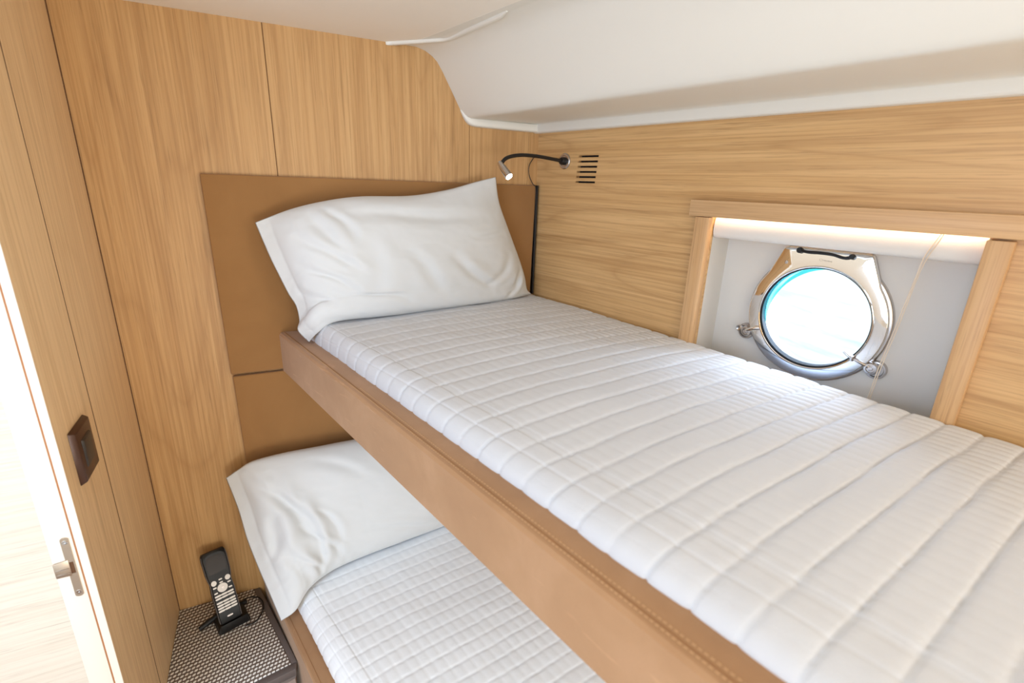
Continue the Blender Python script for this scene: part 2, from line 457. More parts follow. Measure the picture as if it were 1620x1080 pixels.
SE = 1.95
bu = thing('bunk_bed', 'tan suede upper bunk frame with stitched side rail, under the white quilt', 'bunk', HF(0, .3, 1.1))
RZ = 1.2135
rail('side_rail', .591, .6455, 1.1205, RZ, '', SE, bu)
hexa('base_board', [HF(ycut(.004,-.016), .004, 1.13), HF(SE, .004, 1.13), HF(SE, .589, 1.13), HF(ycut(.589,-.016), .589, 1.13),
                    HF(ycut(.004,-.016), .004, 1.146), HF(SE, .004, 1.146), HF(SE, .589, 1.146), HF(ycut(.589,-.016), .589, 1.146)], 'board', 0, bu)
foldline(bu, .6345, RZ-.0001, ycut(.6345,-.016)+.002, SE-.01)
seam(bu, .6375, RZ+.0001, ycut(.6375,-.016)+.004, SE-.02, 0)
seam(bu, .6300, RZ+.0001, ycut(.63,-.016)+.40, SE-.02, 0)
bl = thing('bunk_bed', 'tan lower bunk frame beside the woven-topped ledge', 'bunk', HF(0, .35, 0))
RZ2 = .578
rail('side_rail', .690, .745, .30, RZ2, '', SE, bl)
hexa('bed_base', [HF(ycut(.004,-.016), .004, .0), HF(SE, .004, .0), HF(SE, .689, .0), HF(ycut(.689,-.016), .689, .0),
                  HF(ycut(.004,-.016), .004, .48), HF(SE, .004, .48), HF(SE, .689, .48), HF(ycut(.689,-.016), .689, .48)], 'board', 0, bl)
foldline(bl, .7345, RZ2-.0001, ycut(.7345,-.016)+.002, SE-.01)

def smoothnoise(a, b, seed):
    """cheap vectorised value noise"""
    ai = np.floor(a).astype(int); bi = np.floor(b).astype(int); fa = a-ai; fb = b-bi
    fa = fa*fa*(3-2*fa); fb = fb*fb*(3-2*fb)
    def h(i, j):
        x = np.sin(i*127.1 + j*311.7 + seed*74.7)*43758.5453; return x - np.floor(x)
    return (h(ai,bi)*(1-fa)+h(ai+1,bi)*fa)*(1-fb)+(h(ai,bi+1)*(1-fa)+h(ai+1,bi+1)*fa)*fb - .5

def quilt(name, cloth_, zwall, dcrease, dedge, zedge, zcr, s_end, label, rib=.0185, chan=.0425, phase=0., zslope=None, square=False):
    """quilted coverlet wrapped over a mattress; v runs from the hull wall over the top and down the room side"""
    ns, nv = 760, 300
    sv = np.linspace(0, 1, ns+1)[:, None]; 
    # cross profile parameter -> arc
    t = np.linspace(0, 1, nv+1)[None, :]
    d_w = .006
    s_end_ = s_end
    # start line follows the head wall plane
    def prof(S):
        zt = np.interp(S, *zwall); dc = np.interp(S, *dcrease)
        return zt, dc
    D = np.zeros((ns+1, nv+1)); Zm = np.zeros_like(D); ARC = np.zeros_like(D); S = np.zeros_like(D)
    # guess d by t for start calc
    tw, tt = .05, .80
    S0 = np.linspace(0, 1, ns+1)
    Sline = S0**1.0*(s_end_+.15)-.15
    zt, dc = prof(np.clip(Sline, 0, 9))
    zt = zt[:, None]; dc = dc[:, None]
    r = .018
    a1 = t/tw*(pi/2)
    m1 = t < tw; m2 = (t >= tw) & (t < tt); m3 = t >= tt
    D = np.where(m1, d_w + r - r*np.cos(a1), 0) + np.where(m2, d_w + r + (dc - d_w - r)*(t-tw)/(tt-tw), 0)
    crown = lambda dd: zcr*np.sin(np.clip((dd-d_w)/(dc-d_w), 0, 1)*pi)**.8
    Zm = np.where(m1, zt - r + r*np.sin(a1), 0) + np.where(m2, zt, 0) 
    Zm = Zm + np.where(m1 | m2, crown(D), 0)
    b = np.clip((t-tt)/(1-tt), 0, 1)
    # side drop: superelliptic curve from the crease to the lower edge, then tucked in
    b1 = np.clip(b/.86, 0, 1); ang = b1*pi/2
    Dd = dc + (dedge - dc)*np.sin(ang)**.92; Zd = zedge + (zt - zedge)*np.cos(ang)**.78 
    b2 = np.clip((b-.86)/.14, 0, 1)
    Dd = Dd - .016*b2**.8; Zd = Zd - .008*b2
    D = np.where(m3, Dd, D); Zm = np.where(m3, Zd, Zm)
    D = D*np.ones_like(zt)
    # S from the head-wall cut to the end
    Sst = (.018 - D*ST)/CT
    S = Sst + (s_end_ - Sst)*S0[:, None]
    P = np.stack([XR + S*ST - D*CT, -S*CT - D*ST, Zm], -1)
    du = np.gradient(P, axis=0); dv = np.gradient(P, axis=1)
    N = np.cross(dv, du); N /= np.linalg.norm(N, axis=-1, keepdims=True)+1e-12
    if N[ns//2, nv//2, 2] < 0: N = -N
    arc = np.cumsum(np.linalg.norm(dv, axis=-1), axis=1)
    ic = int(tt*nv); arcc = arc[:, ic:ic+1]; bb = arc - arcc          # 0 at crease, negative on top
    top = bb < 0
    wob = .0016*smoothnoise(bb*22, S*9, 3) + .0030*smoothnoise(bb*9+4, S*4, 5)
    ph = (S + .118*D + wob + phase)/chan
    fr = np.abs(((ph % 1) - .5)*2)          # 1 at seam, 0 mid
    ch = (1 - fr**5)                       # puffy channel
    cell = np.floor(ph)
    ridge = np.abs(np.sin(pi*(bb + .0011*smoothnoise(S*30, bb*30, 8))/rib))
    amp_r = (.00240 if not square else .0007)
    ribm = np.where(top, 1, .35 if not square else .8)*(1 if square else np.clip(.30+2.0*np.clip(-bb-.12, 0, .4), .3, 1.0)*np.clip(1.9-1.15*S, .35, 1))*np.clip(.75+.9*smoothnoise(S*5, bb*5, 21), .25, 1.1)
    h = (.0012 if square else .0021)*np.where(top, 1, .7)*ch + amp_r*ribm*(ridge**.6 - .5)*np.clip(ch*1.6, .25, 1)
    h -= (.0013 if not square else .0005)*np.exp(-((1-fr)/.05)**2)
    # puckers drawn in at each seam
    pk = smoothnoise(cell*3.1 + bb*210, S*60, 11)
    h += (.0008 if square else .0019)*pk*fr**5*np.where(top, 1, .5)
    # twin line of stitching along the top edge
    for o_ in (-.0045, .0045): h -= .0010*np.exp(-((bb-o_)/.0016)**2)
    h -= .0008*np.exp(-((bb-(.034))/.0016)**2)*(1-top)
    h += .0016*smoothnoise(S*22, bb*22, 1) + .0022*smoothnoise(S*9, bb*9, 2)
    h *= np.clip((arc-.008)/.02, 0, 1)
    P = P + N*h[..., None]
    # scalloped lower hem
    hem = np.clip(b-.80, 0, 1)/.2
    P[..., 2] += (.0010*np.abs(np.sin(pi*ph)) )*hem*1.0
    nvv = nv+1
    vs = P.reshape(-1, 3)
    i = np.arange(ns)[:, None]*nvv + np.arange(nv)[None, :]
    q = np.stack([i, i+1, i+nvv+1, i+nvv], -1).reshape(-1, 4)
    me = bpy.data.meshes.new(name); me.from_pydata(vs.tolist(), [], q.tolist()); me.update()
    me.polygons.foreach_set('use_smooth', [True]*len(me.polygons))
    if me.polygons[len(me.polygons)//2].normal.z < 0: me.flip_normals()
    me.materials.append(M[cloth_])
    o = bpy.data.objects.new(name, me); COL.objects.link(o)
    return tag(o, label, 'bedspread')

def mattress(name, dm, z0, z1, label):
    q = [(ycut(.008,-.017), .008), (SE-.01, .008), (SE-.01, dm), (ycut(dm,-.017), dm)]
    o = hexa(name, [HF(a, b, z0) for a, b in q] + [HF(a, b, z1) for a, b in q], 'sheet', .012, seg=3)
    return tag(o, label, 'mattress')

quilt('quilted_bedspread', 'quilt', ([0, .03, .45, .65, .92, 1.02, 2], [1.2575, 1.2575, 1.246, 1.2395, 1.2335, 1.2295, 1.228]),
      ([0, .04, .33, .61, .9, 1.0, 2], [.582, .580, .556, .540, .527, .521, .515]), .604, 1.2085, .009, SE-.005,
      'white channel-quilted bedspread on the upper bunk, beside the round porthole')
mattress('mattress', .583, 1.1475, 1.222, 'white mattress of the upper bunk, a pale edge under its quilt above the rail')
quilt('quilted_bedspread', 'quilt_low', ([0, 2], [.622, .612]), ([0, .3, 2], [.672, .660, .650]), .712, .582, .006, SE-.005,
      'white small-squared quilted bedspread on the lower bunk', rib=.0215, chan=.0330, phase=.01, square=True)
mattress('mattress', .686, .482, .590, 'white mattress of the lower bunk, covered by the small-squared quilt')

# ------------------------------------------------------------------ pillows
def resample(pts, n):
    P = spline(pts, 200); P = np.array([tuple(p) for p in P]); L = np.r_[0, np.cumsum(np.linalg.norm(np.diff(P, axis=0), axis=1))]; L /= L[-1]
    t = np.linspace(0, 1, n); return np.stack([np.interp(t, L, P[:, k]) for k in range(3)], -1)

def pillow(name, bottom, top, left, right, label, Tf, Tb, folds, seed, ymax=-.0155, nu=220, nv=170, zmin=None):
    Bc, Tc, Lc, Rc = resample(bottom, nu), resample(top, nu), resample(left, nv), resample(right, nv)
    u = np.linspace(0, 1, nu)[None, :, None]; v = np.linspace(0, 1, nv)[:, None, None]
    Ps = (1-v)*Bc[None] + v*Tc[None] + (1-u)*Lc[:, None] + u*Rc[:, None] - ((1-u)*(1-v)*Bc[0] + u*(1-v)*Bc[-1] + (1-u)*v*Tc[0] + u*v*Tc[-1])
    du = np.gradient(Ps, axis=1); dv = np.gradient(Ps, axis=0); N = np.cross(du, dv)
    N /= np.linalg.norm(N, axis=-1, keepdims=True)
    if N[nv//2, nu//2, 1] > 0: N = -N
    Nm = N.mean((0, 1)); Nm /= np.linalg.norm(Nm); N = .5*N + .5*Nm; N /= np.linalg.norm(N, axis=-1, keepdims=True)
    U, V = u[..., 0]*np.ones((nv, 1)), v[..., 0]*np.ones((1, nu))
    # the filling starts a hem's width in from the open (left) end
    uf = np.clip((U-.05)/.95, 0, 1)
    prof = (np.clip(1-(2*uf-1)**2, 0, 1)**.75)*(np.clip(1-(2*V-1)**2, 0, 1)**.50)
    hemlift = .16*np.clip(U/.13, 0, 1)*np.clip(1-(2*V-1)**2, 0, 1)**.6
    prof = np.maximum(prof, 0)*.9 + hemlift*np.clip(1-(U-.13)/.3, 0, 1)
    edge = np.minimum(np.minimum(U, 1-U)*1.4, np.minimum(V, 1-V)); em = np.clip(edge/.05, 0, 1)
    h = Tf*prof
    w = np.zeros_like(U)
    for (u0, v0, u1, v1, wd, am) in folds:      # directed creases: a valley with a soft shoulder
        dx, dy = u1-u0, v1-v0; L = sqrt(dx*dx+dy*dy)
        tt = ((U-u0)*dx + (V-v0)*dy)/L/L; pp = ((U-u0)*-dy + (V-v0)*dx)/L + .018*np.sin(tt*4.3+u0*9) + .012*smoothnoise(tt*4, U*3, 5+u0*31)
        env = np.clip(tt*(1-tt)*4, 0, 1)**.8 * np.where((tt > 0) & (tt < 1), 1, 0)
        w += am*env*(-np.exp(-(pp/wd)**2) + .75*np.exp(-((pp-1.7*wd)/(1.3*wd))**2) + .35*np.exp(-((pp+1.9*wd)/(1.3*wd))**2))
    w += .0035*smoothnoise(U*5, V*5, seed) + .0018*smoothnoise(U*13, V*9, seed+1) + .0008*smoothnoise(U*34, V*26, seed+2)
    # gathered ruffles close to the seams
    w += .0030*smoothnoise(U*3, V*30, seed+4)*np.exp(-((U-.02)/.12)**2)*np.clip((.75-V)/.45, 0, 1)**1.5
    w += .0022*smoothnoise(U*40, V*3, seed+5)*np.exp(-(V/.10)**2)
    w -= .0005*np.exp(-((U-.125)/.007)**2)       # hem stitching
    F = Ps + N*(h + w*em)[..., None]
    Bk = Ps - N*(Tb*prof + .3*w*em)[..., None]
    for A in (F, Bk):
        A[..., 1] = np.minimum(A[..., 1], ymax)
        if zmin is not None:
            lo = zmin(A[..., 0], A[..., 1]); A[..., 2] = np.maximum(A[..., 2], lo)
    vs = F.reshape(-1, 3).tolist(); nF = len(vs)
    idx = np.arange(nF).reshape(nv, nu); bidx = np.full((nv, nu), -1)
    bv = []
    for j in range(nv):
        for i in range(nu):
            if j in (0, nv-1) or i in (0, nu-1): bidx[j, i] = idx[j, i]
            else: bidx[j, i] = nF + len(bv); bv.append(Bk[j, i].tolist())
    vs += bv; fs = []
    for j in range(nv-1):
        for i in range(nu-1):
            fs.append((idx[j,i], idx[j,i+1], idx[j+1,i+1], idx[j+1,i])); fs.append((bidx[j,i], bidx[j+1,i], bidx[j+1,i+1], bidx[j,i+1]))
    fs = [tuple(int(k) for k in f) for f in fs]
    me = bpy.data.meshes.new(name); me.from_pydata(vs, [], fs); me.update(); me.polygons.foreach_set('use_smooth', [True]*len(me.polygons)); me.materials.append(M['pillow'])
    o = bpy.data.objects.new(name, me); COL.objects.link(o); return tag(o, label, 'pillow')

pillow('pillow',
       [(.066,-.125,1.2165), (.085,-.146,1.243), (.125,-.150,1.264), (.24,-.146,1.266), (.36,-.125,1.266), (.473,-.100,1.266), (.575,-.075,1.266), (.645,-.048,1.268)],
       [(-.0090,-.055,1.4605), (.060,-.062,1.488), (.13,-.066,1.506), (.20,-.068,1.516), (.31,-.066,1.520), (.40,-.062,1.535), (.47,-.058,1.554), (.527,-.055,1.568)],
       [(.066,-.125,1.2165), (.047,-.118,1.243), (.0520,-.105,1.262), (.049,-.100,1.292), (.037,-.092,1.318), (.022,-.085,1.360), (.010,-.076,1.395), (-.0090,-.055,1.4605)],
       [(.645,-.048,1.268), (.625,-.060,1.285), (.618,-.056,1.32), (.600,-.052,1.37), (.565,-.050,1.45), (.540,-.050,1.51), (.527,-.055,1.568)],
       'white cotton pillow leaning on the headboard of the upper bunk', .062, .045,
       [(.13,.80,.26,.34,.020,.0045), (.20,.95,.22,.45,.022,.0045), (.25,.95,.30,.62,.018,.0035), (.10,.60,.22,.20,.016,.0040), (.06,.45,.14,.12,.014,.0035),
        (.30,.85,.95,.72,.045,.0050), (.45,.55,.56,.14,.030,.0045), (.62,.50,.78,.14,.028,.0055), (.95,.42,.74,.16,.022,.0035), (.99,.30,.86,.10,.018,.0045),
        (.96,.24,.84,.05,.014,.0040), (.34,.70,.30,.15,.030,.0030), (.75,.62,.95,.55,.020,.0022), (.2,.25,.42,.10,.02,.003)], 3)
pillow('pillow',
       [(-.054,-.212,.595), (-.022,-.212,.612), (.010,-.180,.632), (.057,-.145,.632), (.123,-.125,.632), (.23,-.110,.632), (.353,-.098,.632), (.48,-.085,.632)],
       [(-.133,-.045,.888), (-.105,-.052,.908), (-.073,-.060,.927), (-.006,-.062,.934), (.070,-.062,.934), (.137,-.062,.934), (.30,-.060,.93), (.46,-.055,.94)],
       [(-.054,-.212,.595), (-.070,-.182,.648), (-.088,-.148,.704), (-.104,-.115,.762), (-.115,-.083,.823), (-.133,-.045,.888)],
       [(.48,-.085,.632), (.50,-.075,.70), (.50,-.065,.82), (.46,-.055,.94)],
       'white cotton pillow on the lower bunk, half hidden below the suede rail', .070, .045,
       [(.10,.97,.20,.50,.020,.0065), (.17,.92,.20,.20,.024,.0095), (.23,.74,.21,.06,.018,.0075), (.15,.64,.05,.36,.024,.0095), (.12,.50,.15,.03,.018,.006), (.10,.55,.12,.08,.016,.004),
        (.20,.50,.30,.12,.016,.004), (.27,.60,.33,.25,.014,.003), (.30,.95,.50,.70,.03,.003), (.4,.30,.75,.12,.025,.003), (.16,.30,.20,.03,.012,.004)], 9)

# ------------------------------------------------------------------ window recess and porthole
w1 = kind(bpy.data.objects.new('window_1', None)); COL.objects.link(w1); w1.location = HF(.712, 0, 1.34)
DP = .080
# recess sides (white) behind the wall opening, four thin boards, and the back panel with a round hole
hbox('recess_side', W0-.012, W0, -.012, -DP, WZ0, WZ1+.018, 'recess', 0, w1)
hbox('recess_side', W1, W1+.012, -.012, -DP, WZ0, WZ1+.018, 'recess', 0, w1)
hbox('recess_head', W0-.012, W1+.012, -.012, -DP, WZ1+.018, WZ1+.030, 'recess', 0, w1)
hbox('recess_sill', W0-.012, W1+.012, -.012, -DP, WZ0-.012, WZ0, 'recess', 0, w1)
PC = (.702, 1.3340); GR = .0955
def holed(name, s0, s1, z0, z1, off0, off1, c, r, mat, parent):
    n = 64; bm = bmesh.new(); loops = []
    for off in (off0, off1):
        ci, sq = [], []
        for k in range(n):
            a = 2*pi*k/n; dx, dz = cos(a), sin(a)
            ci.append(bm.verts.new(HF(c[0]+r*dx, off, c[1]+r*dz)))
            ts = [((s1-c[0]) if dx > 0 else (s0-c[0]))/dx if abs(dx) > 1e-9 else 1e9, ((z1-c[1]) if dz > 0 else (z0-c[1]))/dz if abs(dz) > 1e-9 else 1e9]
            t_ = min(ts); sq.append(bm.verts.new(HF(c[0]+dx*t_, off, c[1]+dz*t_)))
        loops.append((ci, sq))
    for ci, sq in loops:
        for k in range(n):
            q = (k+1) % n; bm.faces.new([ci[k], ci[q], sq[q], sq[k]])
    for L in (0, 1):
        for k in range(n):
            q = (k+1) % n; bm.faces.new([loops[0][L][k], loops[0][L][q], loops[1][L][q], loops[1][L][k]])
    o = frombm(name, bm, mat); adopt(o, parent); return o
# back panel (the corner cells of the fan are filled by clipped rays, so pad it behind the sides)
holed('back_panel', W0-.012, .9035, WZ0-.012, WZ1+.030, -DP, -DP-.018, PC, GR+.004, 'recess', w1)
hbox('edge_panel', .9047, W1+.012, -DP, -DP-.016, WZ0-.012, WZ1+.030, 'recess', .0008, w1)
hbox('panel_gap', .9030, .9052, -DP-.002, -DP-.016, WZ0, WZ1, 'black', 0, w1)
# oak frame boards
hbox('frame_board', .470, .950, .0005, .020, 1.5045, 1.5355, 'oak_trim_h', .0015, w1)
hbox('frame_board', .4845, .5135, .0005, .019, 1.14, 1.5037, 'oak_trim_v', .0015, w1)
hbox('frame_board', .9115, .9400, .0005, .019, 1.14, 1.5018, 'oak_trim_v', .0015, w1)

ph = thing('porthole', 'round chrome porthole with bright sea view, set in the white window recess', 'porthole', HF(PC[0], -DP, PC[1]))
NX = HF(0, 1, 0) - HF(0, 0, 0)       # into the room
def ringoutline(R, ztop, hw, n=120):
    """circle of radius R with a flat-topped hinge block; points counter-clockwise from the right"""
    pts = []
    a0 = math.atan2(ztop-.042, hw+.018)
    for k in range(n):
        a = 2*pi*k/n; x, z = R*cos(a), R*sin(a); pts.append([x, z])
    out = []
    for x, z in pts:
        a = math.atan2(z, x); dx, dz = cos(a), sin(a); r = R
        if dz > .560:
            # blend into trapezoid: sides from (hw,ztop) down to circle at angle
            ztopd = ztop/dz
            # side line through (hw, ztop) and (hw+.026, ztop-.052) mirrored
            k_ = .405*1.0; sx = abs(dx); lim = (hw + k_*ztop)/(sx + k_*dz)
            r = max(R, min(ztopd, lim))
        out.append((dx*r, dz*r))
    return out
def annulus(name, outer, R, off0, off1, mat, parent, bevel=.0015, inner_slope=0.0):
    n = len(outer); bm = bmesh.new(); c = PC
    def ring(pts, off): return [bm.verts.new(HF(c[0]+x, off, c[1]+z)) for x, z in pts]
    ang = [math.atan2(z, x) for x, z in outer]
    inn = [(R*cos(a), R*sin(a)) for a in ang]; inn2 = [((R+bevel)*cos(a), (R+bevel)*sin(a)) for a in ang]
    sh = lambda pts, d: [(x*(1-d/math.hypot(x, z)), z*(1-d/math.hypot(x, z))) for x, z in pts]
    rings = [ring(outer, off0), ring(outer, off1-bevel), ring(sh(outer, bevel*.4), off1-bevel*.35), ring(sh(outer, bevel*1.3), off1), ring(sh(inn2, -inner_slope), off1), ring(inn, off1-bevel-inner_slope*.3), ring(inn, off0)]
    for A, B in zip(rings, rings[1:]+[rings[0]]):
        for k in range(n): q = (k+1) % n; bm.faces.new([A[k], A[q], B[q], B[k]])
    o = frombm(name, bm, mat); autosmooth(o, 38); adopt(o, parent); return o
annulus('hull_flange', ringoutline(.1205, .1270, .068), GR+.0035, -DP, -DP+.011, 'chrome_dark', ph, .002)
annulus('window_ring', ringoutline(.1160, .1250, .070), GR, -DP+.0115, -DP+.021, 'chrome', ph, .0015, .0)
# inner rim, gasket and glass
lathe('inner_rim', HF(PC[0], -DP, PC[1]), NX, [(GR+.0002, .004), (GR+.0002, .0215), (GR-.0008, .0222), (GR-.0020, .0215), (GR-.0022, .004), (GR+.0002, .004)], 'chrome', ph, 96)
lathe('gasket', HF(PC[0], -DP, PC[1]), NX, [(GR-.0023, .001), (GR-.0023, .0165), (GR-.0045, .0165), (GR-.0050, .001), (GR-.0023, .001)], 'blackrub', ph, 96)
lathe('glass_pane', HF(PC[0], -DP, PC[1]), NX, [(0, .004), (GR-.003, .004), (GR-.003, .010), (0, .010)], 'glass', ph, 96)
lathe('tinted_edge', HF(PC[0], -DP, PC[1]), NX, [(GR+.003, -.030), (GR+.003, -.002), (GR-.0035, -.002), (GR-.0035, -.030), (GR+.003, -.030)], 'chrome_dark', ph, 96)
def crescent():  # reflection in the bevel, put in as a coloured sliver behind the glass
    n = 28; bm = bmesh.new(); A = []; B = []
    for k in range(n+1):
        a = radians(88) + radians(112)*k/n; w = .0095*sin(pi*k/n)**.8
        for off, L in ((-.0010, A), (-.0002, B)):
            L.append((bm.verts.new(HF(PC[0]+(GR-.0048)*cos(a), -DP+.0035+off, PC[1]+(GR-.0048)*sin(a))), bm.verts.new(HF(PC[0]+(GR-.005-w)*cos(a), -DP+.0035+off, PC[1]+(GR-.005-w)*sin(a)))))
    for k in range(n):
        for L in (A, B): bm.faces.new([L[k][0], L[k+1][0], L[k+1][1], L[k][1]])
    o = frombm('bevel_reflection', bm, 'teal_reflection'); adopt(o, ph)
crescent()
# hinge at the top, black lever bar
def hp(x, off, z): return HF(PC[0]+x, -DP+off, PC[1]+z)
tube('hinge_bar', spline([hp(-.043,.024,.1205), hp(-.030,.026,.1190), hp(-.010,.026,.1198), hp(.012,.026,.1190), hp(.030,.026,.1155), hp(.041,.024,.1190)], 24), .0026, 'black', ph)
lathe('hinge_knob', hp(-.043,.0205,.1205), NX, [(0,0),(.0052,0),(.0052,.006),(.0040,.0075),(0,.0075)], 'black', ph, 20)
lathe('hinge_knob', hp(.041,.0205,.1190), NX, [(0,0),(.0045,0),(.0045,.006),(.0035,.0075),(0,.0075)], 'black', ph, 20)
lathe('rivet', hp(-.063,.0205,.096), NX, [(0,0),(.0036,0),(.0030,.0011),(.0012,.0013),(0,.0005)], 'chrome_dark', ph, 20)
# small engraved maker's mark under the hinge: an oval and six fine strokes
def mark():
    bm = bmesh.new()
    def q(x, z, w, h):
        v = [bm.verts.new(hp(x+a*w/2, .0213, z+b*h/2 - .06*(x+a*w/2))) for a, b in ((-1,-1),(1,-1),(1,1),(-1,1))]; bm.faces.new(v)
    for k in range(12):
        a = 2*pi*k/12; q(-.006+.0026*cos(a), .1068+.0017*sin(a), .0007, .0007)
    for k, w in enumerate((.0016,.0011,.0016,.0013,.0016,.0012)): q(-.001+k*.0024, .1068, w, .0026 if k % 2 else .0018)
    o = frombm('maker_mark', bm, 'chrome_dark'); adopt(o, ph)
mark()
# screw-down latches at the lower left and lower right
def latch(ang, side, label):
    c, s_ = cos(ang), sin(ang); R0 = .122
    px, pz = R0*c, R0*s_
    e = hp(px, .004, pz)
    base = lathe('latch_base', hp(px+.010*c, 0.0, pz+.010*s_), NX, [(0,0),(.0165,0),(.0165,.006),(.0150,.0085),(.0125,.0085),(.0115,.0065),(0,.0065)], 'chrome_dark', ph, 32)
    dog = lathe('latch_screw', hp(px+.004*c, .0085, pz+.004*s_), NX, [(0,0),(.0105,0),(.0108,.010),(.0095,.013),(.0066,.0133),(.0060,.011),(.0038,.011),(.0034,.0135),(0,.014)], 'chrome_dark', ph, 32)
    if side > 0:
        tube('latch_lever', spline([hp(px, .017, pz), hp(px-.016, .023, pz+.0065), hp(px-.030, .026, pz+.012), hp(px-.040, .026, pz+.019)], 20), .0019, 'chrome_dark', ph, taper=[1.9-.9*min(1, i/9) for i in range(21)])
        lathe('latch_pin', hp(px-.026, .0245, pz+.010), HF(0,0,1)-HF(0,0,0), [(0,-.005),(.0034,-.0045),(.0040,0),(.0034,.0045),(0,.005)], 'chrome_dark', ph, 18)
    else:
        tube('latch_lever', spline([hp(px-.014, .014, pz), hp(px, .020, pz+.003), hp(px+.012, .024, pz+.009), hp(px+.024, .023, pz+.013)], 20), .0034, 'chrome', ph, taper=[1.3, 1.35]+[1]*12+[1.25]*7)
        lathe('latch_pin', hp(px-.020, .010, pz+.001), NX, [(0,0),(.0060,0),(.0062,.007),(.0046,.0085),(.0026,.0080),(0,.0070)], 'chrome_dark', ph, 20)
latch(radians(-32), 1, ''); latch(radians(205), -1, '')

# roller blind at the top of the recess
rb = thing('roller_blind', 'white rolled-up fabric blind across the top of the window recess', 'blind', HF(.712, -.02, 1.485))
def bl_roll():
    prof = [(-.016, 1.5075), (-.0110, 1.5050), (-.0075, 1.4980), (-.0060, 1.488), (-.0060, 1.478), (-.0075, 1.4715), (-.0110, 1.4668), (-.0170, 1.4650), (-.028, 1.4665), (-.034, 1.472), (-.036, 1.485), (-.034, 1.500), (-.026, 1.5070)]
    vs = []; fs = []; m = len(prof)
    for s in (W0+.002, W1-.003):
        for (o_, z) in prof: vs.append(HF(s, o_, z))
    for j in range(m): fs.append((j, (j+1) % m, m+(j+1) % m, m+j))
    fs.append(tuple(range(m))); fs.append(tuple(m+j for j in range(m)))
    o = pd('fabric_roll', vs, fs, 'blind'); autosmooth(o, 60); adopt(o, rb)
bl_roll()
tube('pull_cord', spline([HF(.8610, -.003, 1.508), HF(.8540, -.0035, 1.488), HF(.8480, -.0045, 1.470), HF(.8440, -.010, 1.44), HF(.835, -.020, 1.36), HF(.826, -.028, 1.28), HF(.820, -.032, 1.18)], 40), .0008, 'cord', rb, 8)
tube('pull_cord', spline([HF(.8640, -.003, 1.508), HF(.8580, -.0035, 1.488), HF(.8520, -.0045, 1.470), HF(.8460, -.010, 1.44), HF(.838, -.020, 1.36), HF(.829, -.028, 1.28), HF(.823, -.032, 1.18)], 40), .0008, 'cord', rb, 8)
# LED strip tucked up behind the top frame board
ls = hbox('led_strip', W0+.001, W1-.001, -.0070, -.0010, 1.5168, 1.5198, 'ledwarm'); tag(ls, 'glowing warm light strip above the rolled blind in the window recess', 'light')

# ------------------------------------------------------------------ vent
av = hbox('air_vent', .136, .214, -.030, -.0125, 1.553, 1.632, 'darkwood'); tag(av, 'dark six-slot air vent in the oak wall right of the reading lamp', 'vent')

# ------------------------------------------------------------------ reading lamp
RL = HF(.1015, 0, 1.6115)
rl = thing('reading_lamp', 'gooseneck reading lamp with lit chrome head on the wall above the upper pillow', 'lamp', RL)
lathe('wall_plate', RL, NX, [(0, .0004), (.0185, .0004), (.0188, .003), (.0168, .0048), (.0135, .0050), (.0125, .0042), (0, .0042)], 'chrome_dark', rl, 40)
lathe('socket', RL, NX, [(0, .004), (.0095, .004), (.0090, .012), (.0072, .016), (0, .016)], 'black', rl, 30)
neck = spline([RL+NX*.010, RL+NX*.05+Vector((0,0,.0030)), RL+NX*.10+Vector((0,0,.0060)), RL+NX*.150+Vector((0,0,.0050)), RL+NX*.188+Vector((0,0,-.0030)), RL+NX*.207+Vector((0,-.001,-.0180))], 60)
tube('gooseneck', neck, .0042, 'black', rl, 12)
hd0 = Vector(neck[-1]) + Vector((0,0,.001)); hax = Vector((.27, -.66, -.70)).normalized()
lathe('lamp_head', hd0, hax, [(0, -.005), (.0052, -.005), (.0064, 0), (.0074, .010), (.0088, .034), (.0090, .038), (.0082, .038), (.0080, .036), (0, .036)], 'chrome_dark', rl, 32)
lathe('bulb', hd0, hax, [(0, .0365), (.0079, .0365), (.0072, .0392), (0, .0404)], 'led', rl, 28)

# ------------------------------------------------------------------ light switch on the left wall
sw = thing('light_switch', 'bronze-brown rocker switch on the oak wall beside the door frame', 'switch', (XL, -.323, 1.145))
hexa('switch_frame', [(XL,-.3590,1.1015),(XL,-.2860,1.1015),(XL,-.2860,1.188),(XL,-.3590,1.188),
                      (XL+.0085,-.3550,1.1055),(XL+.0085,-.2900,1.1055),(XL+.0085,-.2900,1.184),(XL+.0085,-.3550,1.184)], 'bronze', .0015, sw)
hexa('rocker', [(XL+.008,-.3420,1.122),(XL+.008,-.3040,1.122),(XL+.008,-.3040,1.168),(XL+.008,-.3420,1.168),
                (XL+.0100,-.3400,1.124),(XL+.0100,-.3060,1.124),(XL+.0118,-.3060,1.166),(XL+.0118,-.3400,1.166)], 'rocker', .0006, sw)

